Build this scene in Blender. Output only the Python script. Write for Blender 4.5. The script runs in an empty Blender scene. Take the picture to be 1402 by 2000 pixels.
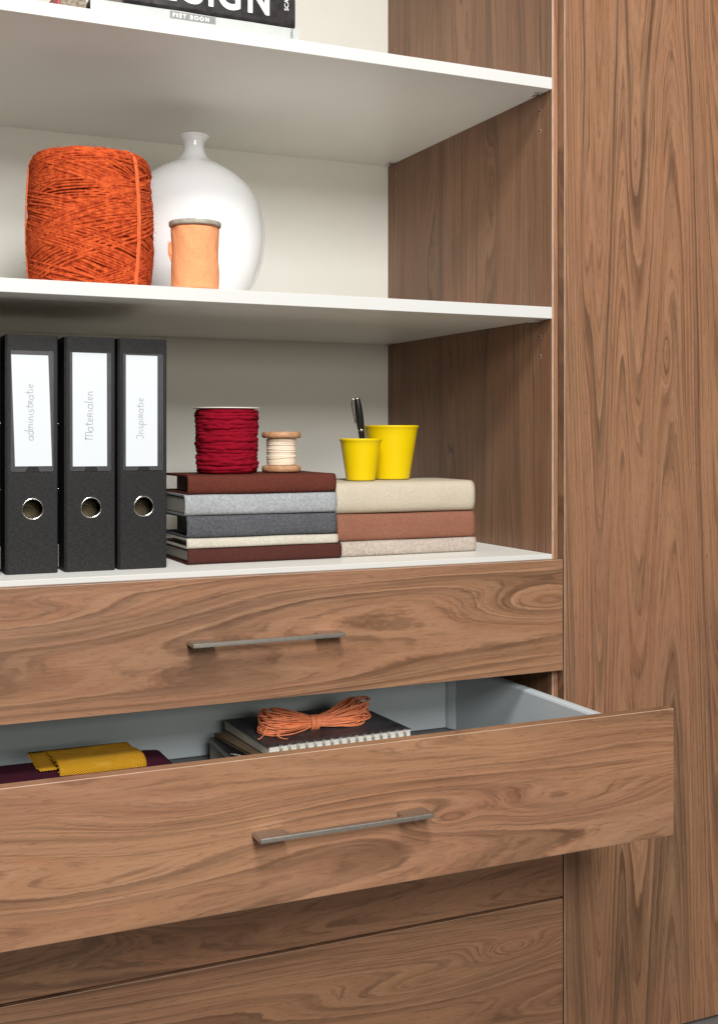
import bpy, bmesh, math, random
import numpy as np
from mathutils import Vector, Matrix, noise as mnoise
R = math.radians
scene = bpy.context.scene
COL = scene.collection

# ------------------------------------------------------------------ camera
cd = bpy.data.cameras.new('camera'); cam = bpy.data.objects.new('camera', cd); COL.objects.link(cam)
cam.location = (-1.03723, -1.54831, 0.0)
cam.rotation_euler = (R(90), 0, -0.42828)
cd.sensor_fit = 'HORIZONTAL'; cd.sensor_width = 36; cd.lens = 2312.06/1402*36
cd.shift_y = -(1000-850.93)/1402
cd.clip_start = .05; cd.clip_end = 50
scene.camera = cam

# ------------------------------------------------------------------ light
w = bpy.data.worlds.new('World'); scene.world = w; w.use_nodes = True
bg = w.node_tree.nodes['Background']; bg.inputs[0].default_value = (1.0, .92, .66, 1); bg.inputs[1].default_value = .07
def area(name, loc, target, sx, sy, power, col=(1, 1, 1)):
    l = bpy.data.lights.new(name, 'AREA'); l.shape = 'RECTANGLE'; l.size = sx; l.size_y = sy; l.energy = power; l.color = col
    o = bpy.data.objects.new(name, l); COL.objects.link(o); o.location = loc
    o.rotation_euler = (Vector(target)-Vector(loc)).to_track_quat('-Z', 'Y').to_euler()
    return o
area('key_softbox', (-1.05, -1.95, 2.25), (-.35, .1, -.05), .60, .60, 76, (1.0, .99, .97))
area('front_softbox', (-.85, -2.9, 1.18), (-.35, .1, -.1), .8, .8, 80, (1.0, .99, .97))
area('low_fill', (-.55, -2.9, .30), (-.35, .1, .2), 1.1, .35, 15, (1.0, .965, .86))  # unseen fill, added to brighten bay walls and shelf undersides
scene.view_settings.view_transform = 'Standard'; scene.view_settings.look = 'None'
scene.view_settings.exposure = 0.0; scene.view_settings.gamma = 1
scene.render.engine = 'CYCLES'

# ------------------------------------------------------------------ node helper
class S:
    """wraps a float socket so that formulas can be written with python operators"""
    def __init__(s, nt, sock): s.nt = nt; s.s = sock
    def _m(s, op, b=None, c=None):
        n = s.nt.nodes.new('ShaderNodeMath'); n.operation = op
        for i, v in enumerate((s, b, c)):
            if v is None: continue
            if isinstance(v, S): s.nt.links.new(v.s, n.inputs[i])
            else: n.inputs[i].default_value = v
        return S(s.nt, n.outputs[0])
    def __add__(s, o): return s._m('ADD', o)
    __radd__ = __add__
    def __mul__(s, o): return s._m('MULTIPLY', o)
    __rmul__ = __mul__
    def __sub__(s, o): return s._m('SUBTRACT', o)
    def __rsub__(s, o): return (s*-1.0)+o
    def __neg__(s): return s*-1.0
    def fract(s): return s._m('FRACT')
    def pow(s, e): return s._m('POWER', e)
    def exp(s): return s._m('EXPONENT')
    def abs(s): return s._m('ABSOLUTE')
    def sin(s): return s._m('SINE')
    def clamp(s):
        r = s._m('ADD', 0.0); r.s.node.use_clamp = True; return r
    def step(s, a, b):
        n = s.nt.nodes.new('ShaderNodeMapRange'); n.interpolation_type = 'SMOOTHSTEP'
        s.nt.links.new(s.s, n.inputs[0]); n.inputs[1].default_value = a; n.inputs[2].default_value = b
        return S(s.nt, n.outputs[0])
class Mat:
    def __init__(s, name, rough=.5, spec=.5, col=(.5, .5, .5), metal=0):
        s.m = bpy.data.materials.new(name); s.m.use_nodes = True; s.nt = s.m.node_tree
        s.b = s.nt.nodes['Principled BSDF']
        s.b.inputs['Base Color'].default_value = (*col, 1); s.b.inputs['Roughness'].default_value = rough
        s.b.inputs['Specular IOR Level'].default_value = spec; s.b.inputs['Metallic'].default_value = metal
        s.tc = s.nt.nodes.new('ShaderNodeTexCoord')
    def xyz(s, off=(0, 0, 0)):
        n = s.nt.nodes.new('ShaderNodeSeparateXYZ'); s.nt.links.new(s.tc.outputs['Object'], n.inputs[0])
        r = [S(s.nt, n.outputs[i]) for i in range(3)]
        return [a+o if o else a for a, o in zip(r, off)]
    def vec(s, x, y, z):
        n = s.nt.nodes.new('ShaderNodeCombineXYZ')
        for i, v in enumerate((x, y, z)):
            if isinstance(v, S): s.nt.links.new(v.s, n.inputs[i])
            else: n.inputs[i].default_value = v
        return n.outputs[0]
    def noise(s, v, scale=1, detail=2, rough=.5, dist=0):
        n = s.nt.nodes.new('ShaderNodeTexNoise'); s.nt.links.new(v, n.inputs['Vector'])
        n.inputs['Scale'].default_value = scale; n.inputs['Detail'].default_value = detail
        n.inputs['Roughness'].default_value = rough; n.inputs['Distortion'].default_value = dist
        return S(s.nt, n.outputs[0])
    def mix(s, f, a, b, mode='MIX'):
        n = s.nt.nodes.new('ShaderNodeMix'); n.data_type = 'RGBA'; n.blend_type = mode
        if isinstance(f, S): s.nt.links.new(f.s, n.inputs[0])
        else: n.inputs[0].default_value = f
        for i, v in ((6, a), (7, b)):
            if isinstance(v, tuple): n.inputs[i].default_value = (*v, 1)
            else: s.nt.links.new(v, n.inputs[i])
        return n.outputs[2]
    def color(s, c): s.nt.links.new(c, s.b.inputs['Base Color'])
    def rough(s, v): s.nt.links.new(v.s, s.b.inputs['Roughness'])
    def bump(s, h, strength, dist=.001):
        n = s.nt.nodes.new('ShaderNodeBump'); n.inputs['Strength'].default_value = strength; n.inputs['Distance'].default_value = dist
        s.nt.links.new(h.s, n.inputs['Height']); s.nt.links.new(n.outputs[0], s.b.inputs['Normal'])

ROOT = (-.5, .28, -.96)
def wood(name, grain, eyes=(), seed=0., N=105., warp=.03, bands=(), off=ROOT, dark=1.0, fine=1.0, ring=1.0, veins=.9, wave=None, dens=1.0):
    """walnut: growth rings follow the contours of a field whose bumps are the cathedral arches and eyes.
       grain: 'xz' runs along x on an xz face, 'zx' along z on an xz face, 'zy' along z on a yz face"""
    m = Mat(name, .42, .42); X, Y, Z = m.xyz(off)
    l, h, d = {'xz': (X, Z, Y), 'zx': (Z, X, Y), 'zy': (Z, Y, X)}[grain]
    n1 = m.noise(m.vec(l*1.3+seed, h*7+seed*2, d*3), 1, 2, .5)-.5
    n2 = m.noise(m.vec(l*6+seed, h*26, d*26), 1, 3, .55)-.5
    if wave:
        # nested cathedral arches: a folded field across the board that climbs slowly along the grain
        A_, P_, h0_, m_, wa, wb = wave[:6]; hk = wave[6] if len(wave) > 6 else .12
        cw = ((h-h0_)*(2*math.pi/P_)+math.pi*.5).sin()*-A_
        win = h.step(wa, wb)
        F = cw*win + h*(1.0-win)*.9 + h*hk + l*m_ + n1*warp*2 + n2*.0055
    else: F = h + n1*warp*2 + n2*.014
    for (l0, h0, a, b, A) in eyes:
        u = (l-l0)*(1/a); v = (h-h0)*(1/b)
        F = F + ((u*u+v*v)*-1.).exp()*A
    ripple = m.noise(m.vec(l*55+seed, h*150, d*100), 1, 2, .6)-.5
    irr = m.noise(m.vec(F*45+seed, l*.35, 1.), 1, 2, .6)-.5
    Rg = F*N + irr*1.5 + ripple*.16
    saw = Rg.fract()
    line = saw.pow(3.2)*(saw.step(1.0, .93))
    li = m.noise(m.vec(F*38+seed*3, l*1.6, 0.), 1, 2, .6).step(.40, .68)
    saw2 = (F*N*3.1+irr*3.+ripple*.5).fract()
    line2 = saw2.pow(2.)*saw2.step(1.0, .85)
    li2 = m.noise(m.vec(F*30+seed*5+7, l*2.5, 2.), 1, 2, .5).step(.42, .62)
    bn = m.noise(m.vec(F*16+seed, l*1.1, 5.), 1, 3, .6)           # broad dark bands
    band = bn.step(.52, .74)
    tone = m.noise(m.vec(F*24+seed*7, l*2.2, 9.), 1, 2, .5)
    c = m.mix(tone.step(.36, .64), (.300, .138, .071), (.328, .167, .088))
    pink = m.noise(m.vec(F*11+seed*4, l*1.7, 3.), 1, 2, .5)
    c = m.mix(pink.step(.45, .68)*.5, c, (.285, .134, .080))
    c = m.mix((band*.60*ring).clamp(), c, (.125, .073, .043))
    for (h0, bw, amt) in bands:
        bb = (F-h0)*(1/bw)
        c = m.mix((bb*bb*-1.).exp()*amt, c, (.075, .043, .026))
    c = m.mix((1.0-saw.step(0.0, .30))*(li*.35+.10), c, (.360, .205, .120))
    c = m.mix(saw.step(.15, 1.0)*(li*.42+.07)*ring*saw.step(1.0, .86), c, (.125, .062, .034))
    c = m.mix((line*(li*.60+.14)*ring).clamp(), c, (.060, .028, .015))
    c = m.mix(line2*li2*.55, c, (.090, .043, .024))
    # fine lines run along the growth rings, so they bend round the arches with them
    Ff = (F+n2*.0006)*dens
    vn = m.noise(m.vec(Ff*150+seed*3, l*.9+seed, 4.), 1, 2, .6)
    c = m.mix((vn.step(.52, .68)*.55*veins).clamp(), c, (.125, .060, .032))
    vp = m.noise(m.vec(Ff*95+seed, l*1.1+seed*2, 8.), 1, 2, .6)
    c = m.mix(vp.step(.50, .72)*.35*veins, c, (.390, .215, .120))
    st = m.noise(m.vec(Ff*330+seed, l*3.5, h*30), 1, 2, .6)
    c = m.mix(st.step(.40, .66)*(.30*fine), c, (.365, .205, .118))
    st3 = m.noise(m.vec(Ff*420+seed*2+9, l*5., h*40), 1, 2, .65)
    c = m.mix(st3.step(.52, .70)*(.55*fine), c, (.090, .042, .022))
    s4 = m.noise(m.vec(l*15+seed, h*400, d*400), 1, 3, .65)
    c = m.mix(s4.step(.52, .72)*(.38*fine), c, (.120, .058, .031))
    c = m.mix(s4.step(.46, .28)*(.22*fine), c, (.380, .215, .125))
    po = m.noise(m.vec(l*60+seed, h*640, d*640), 1, 2, .6)
    c = m.mix(po.step(.56, .74)*(.42*fine), c, (.070, .032, .017))
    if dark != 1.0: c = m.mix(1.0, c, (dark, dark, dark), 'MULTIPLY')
    m.color(c)
    m.bump(po*-1.+line*-.3, .12, .0006)
    m.rough(st*.18+.36)
    return m.m

def plain(name, col, rough=.5, spec=.5, metal=0, var=0., vs=60, bump=0., bs=300, bd=.0005):
    m = Mat(name, rough, spec, col, metal)
    X, Y, Z = m.xyz()
    v = m.vec(X, Y, Z)
    if var:
        n = m.noise(v, vs, 3, .6)
        m.color(m.mix(n.step(.3, .7), tuple(c*(1-var) for c in col), tuple(min(1, c*(1+var)) for c in col)))
    if bump: m.bump(m.noise(v, bs, 3, .6), bump, bd)
    return m.m
def felt(name, ca, cb, fleck=None, mott=700):
    m = Mat(name, .95, .12, ca)
    X, Y, Z = m.xyz(); v = m.vec(X, Y, Z)
    a = m.noise(v, mott*.45, 3, .7, .8); b = m.noise(v, mott*1.6, 2, .6)
    c = m.mix(a.step(.34, .66), ca, cb)
    c = m.mix(b.step(.5, .8)*.5, c, fleck or cb)
    big = m.noise(v, 28, 2, .5)
    c = m.mix(big.step(.4, .7)*.12, c, tuple(x*.7 for x in ca))
    m.color(c)
    m.bump(a*.6+b*.4, .8, .0016)
    return m.m
def linen(name, col):
    m = Mat(name, .55, .25, col); X, Y, Z = m.xyz()
    a = m.noise(m.vec(X*1500, Y*1500, Z*130), 1, 2, .7); b = m.noise(m.vec(X*130, Y*130, Z*1500), 1, 2, .7)
    t = (a+b)*.5
    m.color(m.mix(t.step(.42, .68), col, tuple(c*3.5+.010 for c in col)))
    m.bump(t, .5, .0006)
    return m.m

M = {}
M['edge'] = plain('pale_edge_band', (.40, .265, .19), .35, .5, var=.12, vs=40)
M['white'] = plain('white_laminate', (.83, .82, .77), .38, .4, bump=.05, bs=900)
M['whitedim'] = plain('white_laminate_dimmed', (.57, .57, .555), .45, .35)  # white laminate with a darker colour, offsets strong light on the shelf fronts
M['whiteback'] = plain('white_back_laminate', (.83, .82, .76), .5, .35, var=.01, vs=6, bump=.04, bs=900)
M['steel'] = plain('brushed_nickel', (.52, .49, .45), .40, .5, 1, var=.08, vs=200, bump=.05, bs=800)
M['chrome'] = plain('chrome', (.75, .74, .72), .15, .5, 1, var=.03, vs=200)
M['drawer'] = plain('grey_coated_metal', (.56, .625, .655), .40, .5, 0, var=.04, vs=900, bump=.08, bs=1500)
M['drawer_floor'] = plain('grey_drawer_base', (.15, .155, .155), .5, .4, var=.1, vs=500)
M['floor'] = plain('grey_floor', (.17, .155, .15), .6, .4, var=.18, vs=9, bump=.1, bs=200)

# ------------------------------------------------------------------ object helpers
def finish(o, label=None, cat=None, group=None, kind=None):
    if label: o['label'] = label
    if cat: o['category'] = cat
    if group: o['group'] = group
    if kind: o['kind'] = kind
    return o
def thing(name, label, cat, loc, group=None, rz=0):
    o = bpy.data.objects.new(name, None); COL.objects.link(o); o.location = loc; o.rotation_euler.z = rz
    o.empty_display_size = .05
    return finish(o, label, cat, group)
def obj(name, me, mats, parent=None, smooth=False, loc=None):
    if isinstance(me, bmesh.types.BMesh):
        b = me; me = bpy.data.meshes.new(name); bmesh.ops.recalc_face_normals(b, faces=b.faces[:]); b.to_mesh(me); b.free()
    o = bpy.data.objects.new(name, me); COL.objects.link(o)
    for m in (mats if isinstance(mats, (list, tuple)) else [mats]): me.materials.append(m)
    if smooth: me.polygons.foreach_set('use_smooth', [True]*len(me.polygons))
    if parent: o.parent = parent
    if loc: o.location = loc
    return o
def addbox(b, x0, x1, y0, y1, z0, z1, bev=0, mi=0, bmi=None, seg=1):
    t = bmesh.new(); bmesh.ops.create_cube(t, size=1)
    for v in t.verts: v.co = Vector((x0+(v.co.x+.5)*(x1-x0), y0+(v.co.y+.5)*(y1-y0), z0+(v.co.z+.5)*(z1-z0)))
    for f in t.faces: f.material_index = mi
    if bev:
        r = bmesh.ops.bevel(t, geom=t.edges[:], offset=bev, segments=seg, affect='EDGES', profile=.5)
        if bmi is not None:
            for f in r['faces']: f.material_index = bmi
    me = bpy.data.meshes.new('t'); t.to_mesh(me); t.free(); b.from_mesh(me); bpy.data.meshes.remove(me)
def wbox(name, x0, x1, y0, y1, z0, z1, mats, parent, bev=.0007, bmi=None, seg=1, base=ROOT):
    b = bmesh.new()
    addbox(b, x0-base[0], x1-base[0], y0-base[1], y1-base[1], z0-base[2], z1-base[2], bev, 0, bmi, seg)
    return obj(name, b, mats, parent)
def lathe(name, prof, mats, parent=None, n=64, smooth=True, close=True, loc=None, wob=None, mi=None):
    """prof: list of (r,z); revolves round z"""
    vs, fs, mis = [], [], []
    for k, (r, z) in enumerate(prof):
        for i in range(n):
            a = 2*math.pi*i/n; rr = r+(wob(a, z) if wob else 0)
            vs.append((rr*math.cos(a), rr*math.sin(a), z))
    for k in range(len(prof)-1):
        for i in range(n):
            j = (i+1) % n
            fs.append((k*n+i, k*n+j, (k+1)*n+j, (k+1)*n+i)); mis.append(mi[k] if mi else 0)
    if close:
        fs.append(tuple(range(n-1, -1, -1))); fs.append(tuple((len(prof)-1)*n+i for i in range(n))); mis += [mis[0], mis[-1]]
    me = bpy.data.meshes.new(name); me.from_pydata(vs, [], fs); me.update()
    me.polygons.foreach_set('material_index', mis)
    o = obj(name, me, mats, parent, smooth, loc)
    if smooth:
        for k, p in enumerate(me.polygons):
            if len(p.vertices) > 4: p.use_smooth = False
    return o
def tubes(name, paths, mats, parent=None, sides=5, loc=None, kind=None):
    """paths: list of (points Nx3, radius or array N, closed, material index)"""
    V, Fc, MI = [], [], []; base = 0
    for P, rad, closed, mi in paths:
        P = np.asarray(P, float); n = len(P)
        if closed: T = np.roll(P, -1, 0)-np.roll(P, 1, 0)
        else: T = np.gradient(P, axis=0)
        T /= np.linalg.norm(T, axis=1)[:, None]+1e-12
        up = np.array([0, 0, 1.]) if abs(T[0][2]) < .9 else np.array([1., 0, 0])
        Nn = np.zeros_like(P); v = up-T[0]*(up@T[0]); v /= np.linalg.norm(v); Nn[0] = v
        for i in range(1, n):
            v = v-T[i]*(v@T[i]); v /= np.linalg.norm(v)+1e-12; Nn[i] = v
        B = np.cross(T, Nn)
        rad = np.broadcast_to(np.asarray(rad, float), (n,))
        a = np.arange(sides)*2*np.pi/sides
        ring = P[:, None]+rad[:, None, None]*(np.cos(a)[None, :, None]*Nn[:, None]+np.sin(a)[None, :, None]*B[:, None])
        V.append(ring.reshape(-1, 3))
        segs = n if closed else n-1
        i = np.arange(segs)[:, None]; k = np.arange(sides)[None]
        i2 = (i+1) % n; k2 = (k+1) % sides
        q = np.stack([base+i*sides+k, base+i*sides+k2, base+i2*sides+k2, base+i2*sides+k], -1).reshape(-1, 4)
        Fc.append(q); MI.append(np.full(len(q), mi)); base += n*sides
    V = np.concatenate(V); Fc = np.concatenate(Fc); MI = np.concatenate(MI)
    me = bpy.data.meshes.new(name)
    me.vertices.add(len(V)); me.vertices.foreach_set('co', V.ravel())
    me.loops.add(len(Fc)*4); me.loops.foreach_set('vertex_index', Fc.ravel().astype(np.int32))
    me.polygons.add(len(Fc)); me.polygons.foreach_set('loop_start', np.arange(len(Fc), dtype=np.int32)*4)
    me.polygons.foreach_set('loop_total', np.full(len(Fc), 4, np.int32))
    me.polygons.foreach_set('material_index', MI.astype(np.int32))
    me.update(calc_edges=True)
    o = obj(name, me, mats, parent, True, loc)
    if kind: o['kind'] = kind
    return o
def extrude_yz(name, prof, xs, mats, parent, disp=None, closed=True, smooth=True, loc=None, pairs=False):
    """prof: closed (y,z) outline swept along the list xs; disp(x,y,z)->(dy,dz)"""
    vs, fs = [], []; n = len(prof)
    for x in xs:
        for (y, z) in prof:
            dy, dz = disp(x, y, z) if disp else (0, 0)
            vs.append((x, y+dy, z+dz))
    for k in range(len(xs)-1):
        for i in range(n):
            j = (i+1) % n; fs.append((k*n+i, k*n+j, (k+1)*n+j, (k+1)*n+i))
    b = bmesh.new(); bv = [b.verts.new(v) for v in vs]
    for f in fs: b.faces.new([bv[i] for i in f])
    for k, rev in ((0, True), (len(xs)-1, False)):
        ids = [k*n+i for i in range(n)]
        if rev: ids.reverse()
        if pairs:
            for i in range(n//2-1):
                b.faces.new([bv[k*n+q] for q in (i, i+1, n-2-i, n-1-i)])
        else: b.faces.new([bv[i] for i in ids])
    bmesh.ops.triangulate(b, faces=[f for f in b.faces if len(f.verts) > 4])
    o = obj(name, b, mats, parent, smooth, loc)
    if smooth:
        me = o.data
        for p in me.polygons:
            if abs(p.normal.x) > .9: p.use_smooth = False
    return o

# stroke lettering --------------------------------------------------
def arc(cx, cy, rx, ry, a0, a1, n=10):
    return [(cx+rx*math.cos(R(a0+(a1-a0)*i/n)), cy+ry*math.sin(R(a0+(a1-a0)*i/n))) for i in range(n+1)]
GL = {  # glyph: (advance, strokes), x-height 1
 'a': (1.15, [arc(.45, .45, .42, .48, 40, 330, 14), [(.88, .95), (.84, .3), (1.0, .02)]]),
 'd': (1.15, [arc(.45, .45, .42, .48, 40, 330, 14), [(.98, 1.9), (.86, .3), (1.0, .02)]]),
 'm': (1.6, [[(.12, .95), (.1, 0)], [(.1, .55)]+arc(.38, .6, .26, .38, 170, 0, 8)+[(.64, 0)], [(.64, .55)]+arc(.95, .6, .3, .38, 170, 0, 8)+[(1.26, .15), (1.42, .02)]]),
 'i': (.55, [[(.15, .95), (.15, .2), (.32, .02)]]),
 'n': (1.1, [[(.12, .95), (.1, 0)], [(.1, .55)]+arc(.42, .6, .3, .38, 170, 0, 8)+[(.74, .15), (.9, .02)]]),
 's': (.95, [arc(.45, .72, .3, .25, 50, 260, 9)+arc(.45, .24, .32, .25, 80, -150, 9)]),
 't': (.85, [[(.35, 1.6), (.33, .25), (.55, .02), (.75, .12)], [(.0, 1.02), (.75, 1.08)]]),
 'R': (1.1, [[(.15, 1.0), (.12, 0)], [(.0, .95)]+arc(.4, .75, .38, .25, 90, -90, 8)+[(.15, .48)], [(.4, .5), (.9, 0)]]),
 'e': (1.0, [[(.12, .5), (.75, .62)]+arc(.45, .52, .34, .46, 15, 320, 14)]),
 'l': (.55, [[(.2, 1.9), (.15, .25), (.35, .02)]]),
 'p': (1.1, [[(.15, 1.0), (.12, -.8)], [(.13, .8)]+arc(.48, .52, .36, .46, 140, -150, 12)]),
 'M': (1.75, [[(.0, 1.45), (.25, 1.6), (.25, 0)], [(.25, 1.3)]+arc(.6, 1.2, .33, .36, 170, 0, 8)+[(.93, 0)], [(.93, 1.3)]+arc(1.25, 1.2, .32, .36, 170, 0, 8)+[(1.57, .1)]]),
 'J': (1.1, [[(.0, 1.4), (.3, 1.6), (.75, 1.55), (.7, .4)]+arc(.38, .25, .32, .3, 10, -170, 8)]),
}
def handwriting(name, text, z_start, z_end, xbase, y, mat, parent):
    """runs upwards (read bottom to top) on an xz face; capitals and ascenders point to -x"""
    adv = sum(GL[c][0] for c in text); s = (z_end-z_start)/adv; cur = 0; paths = []
    rnd = random.Random(len(text))
    for c in text:
        a, st = GL[c]; jy = rnd.uniform(-.08, .08)
        for p in st:
            pts = [(xbase-(py+jy)*s, y, z_start+(cur+px+.06*py)*s) for px, py in p]
            paths.append((pts, .00042, False, 0))
        cur += a
    return tubes(name, paths, mat, parent, 4)
def lettering(name, text, size, mat, parent, loc, rot, bold=0, spacing=1., extrude=.00015, narrow=1.):
    cu = bpy.data.curves.new(name, 'FONT'); cu.body = text; cu.size = size; cu.offset = bold; cu.space_character = spacing; cu.extrude = extrude
    cu.align_x = 'LEFT'; t = bpy.data.objects.new(name+'_tmp', cu); COL.objects.link(t)
    dg = bpy.context.evaluated_depsgraph_get(); me = bpy.data.meshes.new_from_object(t.evaluated_get(dg))
    bpy.data.objects.remove(t); bpy.data.curves.remove(cu)
    me.transform(Matrix.Diagonal((narrow, 1, 1, 1)))
    o = obj(name, me, mat, parent); o.location = loc; o.rotation_euler = rot
    return o

# ================================================================== SETTING
b = bmesh.new(); addbox(b, -6, 6, -6, 6, -1.0, -.9605)
finish(obj('floor', b, M['floor']), kind='structure')

# ================================================================== CABINET
cab = thing('storage_cabinet', 'walnut wardrobe cabinet with white shelves, a pulled-out drawer and a tall plain door', 'cabinet', ROOT)
Z1, Z2, Z3 = .53916, .1823, -.20212     # undersides of the three white boards
TH = .018
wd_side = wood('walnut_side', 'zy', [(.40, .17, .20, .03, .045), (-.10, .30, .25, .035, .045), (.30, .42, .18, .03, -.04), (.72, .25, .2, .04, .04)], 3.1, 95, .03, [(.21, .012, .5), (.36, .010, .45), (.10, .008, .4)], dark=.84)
wd_front = wood('walnut_front_edge', 'zx', [], 9.4, 110, .012)
door_eyes = [(.1245, .206, .05, .009, .016), (.30, .045, .18, .013, .022), (-.55, .045, .2, .014, .020), (.46, .143, .07, .008, .010)]
wd_door = wood('walnut_door', 'zx', door_eyes, 5.3, 135, .011, [(.079, .0028, .7), (.016, .005, .35)], fine=1.0, ring=1.1, veins=.6, dark=.93, wave=(.024, .166, .224, .040, .065, .125, .26))
DK = dict(fine=.95, ring=1.1, veins=.62, dens=1.6)
wd_d1 = wood('walnut_drawer_a', 'xz', [(-.80, -.232, .24, .030, .030), (-.02, -.250, .13, .030, .032), (-.50, -.345, .30, .02, .010)], 1.7, 88, .011, [(-.300, .010, .6), (-.285, .003, .5), (-.352, .004, .4)], **DK, wave=(.016, .19, -.232, -.026, -2., -1.9, .42))
wd_d2 = wood('walnut_drawer_b', 'xz', [(-.67, -.430, .17, .030, .024), (-.19, -.468, .16, .026, .030), (-.345, -.468, .045, .014, .018), (-.82, -.478, .24, .026, .030), (-.05, -.40, .12, .02, -.010)], 4.6, 84, .011, [(-.392, .007, .55), (-.512, .006, .35), (-.41, .003, .4)], **DK, wave=(.019, .17, -.470, .030, -2., -1.9, .42))
wd_d3 = wood('walnut_drawer_c', 'xz', [(-.55, -.63, .12, .025, .025), (-.2, -.60, .18, .03, .025)], 7.7, 90, .011, [(-.68, .008, .4)], **DK, wave=(.018, .17, -.62, .03, -2., -1.9, .42))
wd_d4 = wood('walnut_drawer_d', 'xz', [(-.24, -.80, .20, .026, .032), (-.085, -.775, .07, .018, .024), (-.7, -.82, .24, .03, .022)], 2.2, 90, .011, [(-.735, .006, .5), (-.85, .01, .4)], **DK, wave=(.018, .19, -.80, .03, -2., -1.9, .42))

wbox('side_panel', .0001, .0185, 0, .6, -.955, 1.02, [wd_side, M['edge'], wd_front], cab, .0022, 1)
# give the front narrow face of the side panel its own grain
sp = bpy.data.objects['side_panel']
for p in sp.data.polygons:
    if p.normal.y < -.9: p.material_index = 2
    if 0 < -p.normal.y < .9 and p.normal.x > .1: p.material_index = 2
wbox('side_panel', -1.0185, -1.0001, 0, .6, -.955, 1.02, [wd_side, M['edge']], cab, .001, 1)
wbox('back_panel', -.999, -.0005, .5827, .5907, -.95, 1.0, M['whiteback'], cab, 0)
wbox('top_panel', -1.0, 0, .001, .5825, 1.002, 1.02, M['white'], cab, .0006)
wbox('base_panel', -1.0, 0, .02, .5825, -.955, -.937, M['white'], cab, .0006)
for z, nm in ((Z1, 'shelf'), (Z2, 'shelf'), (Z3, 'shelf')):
    o = wbox(nm, -.9995, -.0006, .0005, .5823, z, z+TH, [M['white'], M['whitedim']], cab, .0006, None, 2)
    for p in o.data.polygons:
        if p.normal.y < -.5: p.material_index = 1  # front faces get the darkened white against overexposure
    if z == Z3: o['label'] = 'white board over the drawers'
# shelf supports
b = bmesh.new()
addbox(b, -.0165, .0, -.009, .009, -.0022, 0, .0004)
addbox(b, -.0165, -.0145, -.009, .009, -.0036, -.0022, .0002)
addbox(b, -.0145, -.001, -.009, -.0075, -.0034, -.0022)
addbox(b, -.010, -.004, -.0045, .004, -.0040, -.0022, .0003, 1)
sup = obj('shelf_support', b, [M['chrome'], plain('dark_slot', (.03, .026, .02), .5)], cab)
k = 0
for z in (Z1, Z2):
    for y in (.0325, .549):
        s2 = sup if k == 0 else sup.copy()
        if k: COL.objects.link(s2)
        s2.parent = cab; s2.location = (-.0008-ROOT[0], y-ROOT[1], z-.0002-ROOT[2]); k += 1
# shelf pin holes: a light ring of raw chipboard round a dark bore
m_hole = plain('raw_hole_rim', (.62, .50, .40), .8, .2); m_bore = plain('bore_dark', (.02, .012, .008), .9, .1)
hb = bmesh.new()
for rad, mi, dx in ((.0030, 0, -.00015), (.0021, 1, -.0003)):
    vs = [hb.verts.new((dx, rad*math.cos(a*math.pi/8)+(.0007 if mi else 0), rad*1.05*math.sin(a*math.pi/8))) for a in range(16)]
    f = hb.faces.new(vs); f.material_index = mi
hole = obj('pin_hole', hb, [m_hole, m_bore], cab)
k = 0
for (y, z) in ((.0342, .5137), (.0342, .4817), (.0342, .1575), (.0342, .1255), (.553, .5155), (.553, .4835), (.553, .157), (.553, .125), (.553, .86), (.553, .765), (.0342, .86), (.0342, .765)):
    h2 = hole if k == 0 else hole.copy()
    if k: COL.objects.link(h2)
    h2.parent = cab; h2.location = (-ROOT[0], y-ROOT[1], z-ROOT[2]); k += 1
# door and the compartment it closes
dr = wbox('door', .0088, .60, -.020, -.002, -.955, 1.02, [wd_door, M['edge']], cab, .0011, 1)
dr['label'] = 'tall plain walnut door'
wbox('outer_side_panel', .582, .60, 0, .6, -.955, 1.02, [wd_side, M['edge']], cab, .001, 1)
wbox('top_panel', .019, .5815, .001, .5825, 1.002, 1.02, M['white'], cab, .0006)

# handles: two flat feet joined by a thin front bar
def handle_mesh():
    # plan outline in (x, y): y=0 at drawer face, front at -.0275
    W = .2195; fw = .036; fr = -.0278; bi = -.0204
    out = [(0, 0), (0, fr+.0012), (.0012, fr), (W-.0012, fr), (W, fr+.0012), (W, 0), (W-fw, 0), (W-fw-.001, bi-.001), (W-fw-.004, bi-.0006)]
    out += [(fw+.004, bi-.0006), (fw+.001, bi-.001), (fw, 0)]
    b = bmesh.new(); t = .0056
    top = [b.verts.new((x, y, 0)) for x, y in out]; bot = [b.verts.new((x, y, -t)) for x, y in out]
    n = len(out)
    ft = b.faces.new(top); fb = b.faces.new(bot[::-1])
    for i in range(n): b.faces.new((top[i], bot[i], bot[(i+1) % n], top[(i+1) % n]))
    bmesh.ops.bevel(b, geom=[e for e in b.edges if abs(e.verts[0].co.z-e.verts[1].co.z) < 1e-6], offset=.0012, segments=3, affect='EDGES')
    bmesh.ops.triangulate(b, faces=[f for f in b.faces if len(f.verts) > 4])
    return b
hm = None
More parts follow.
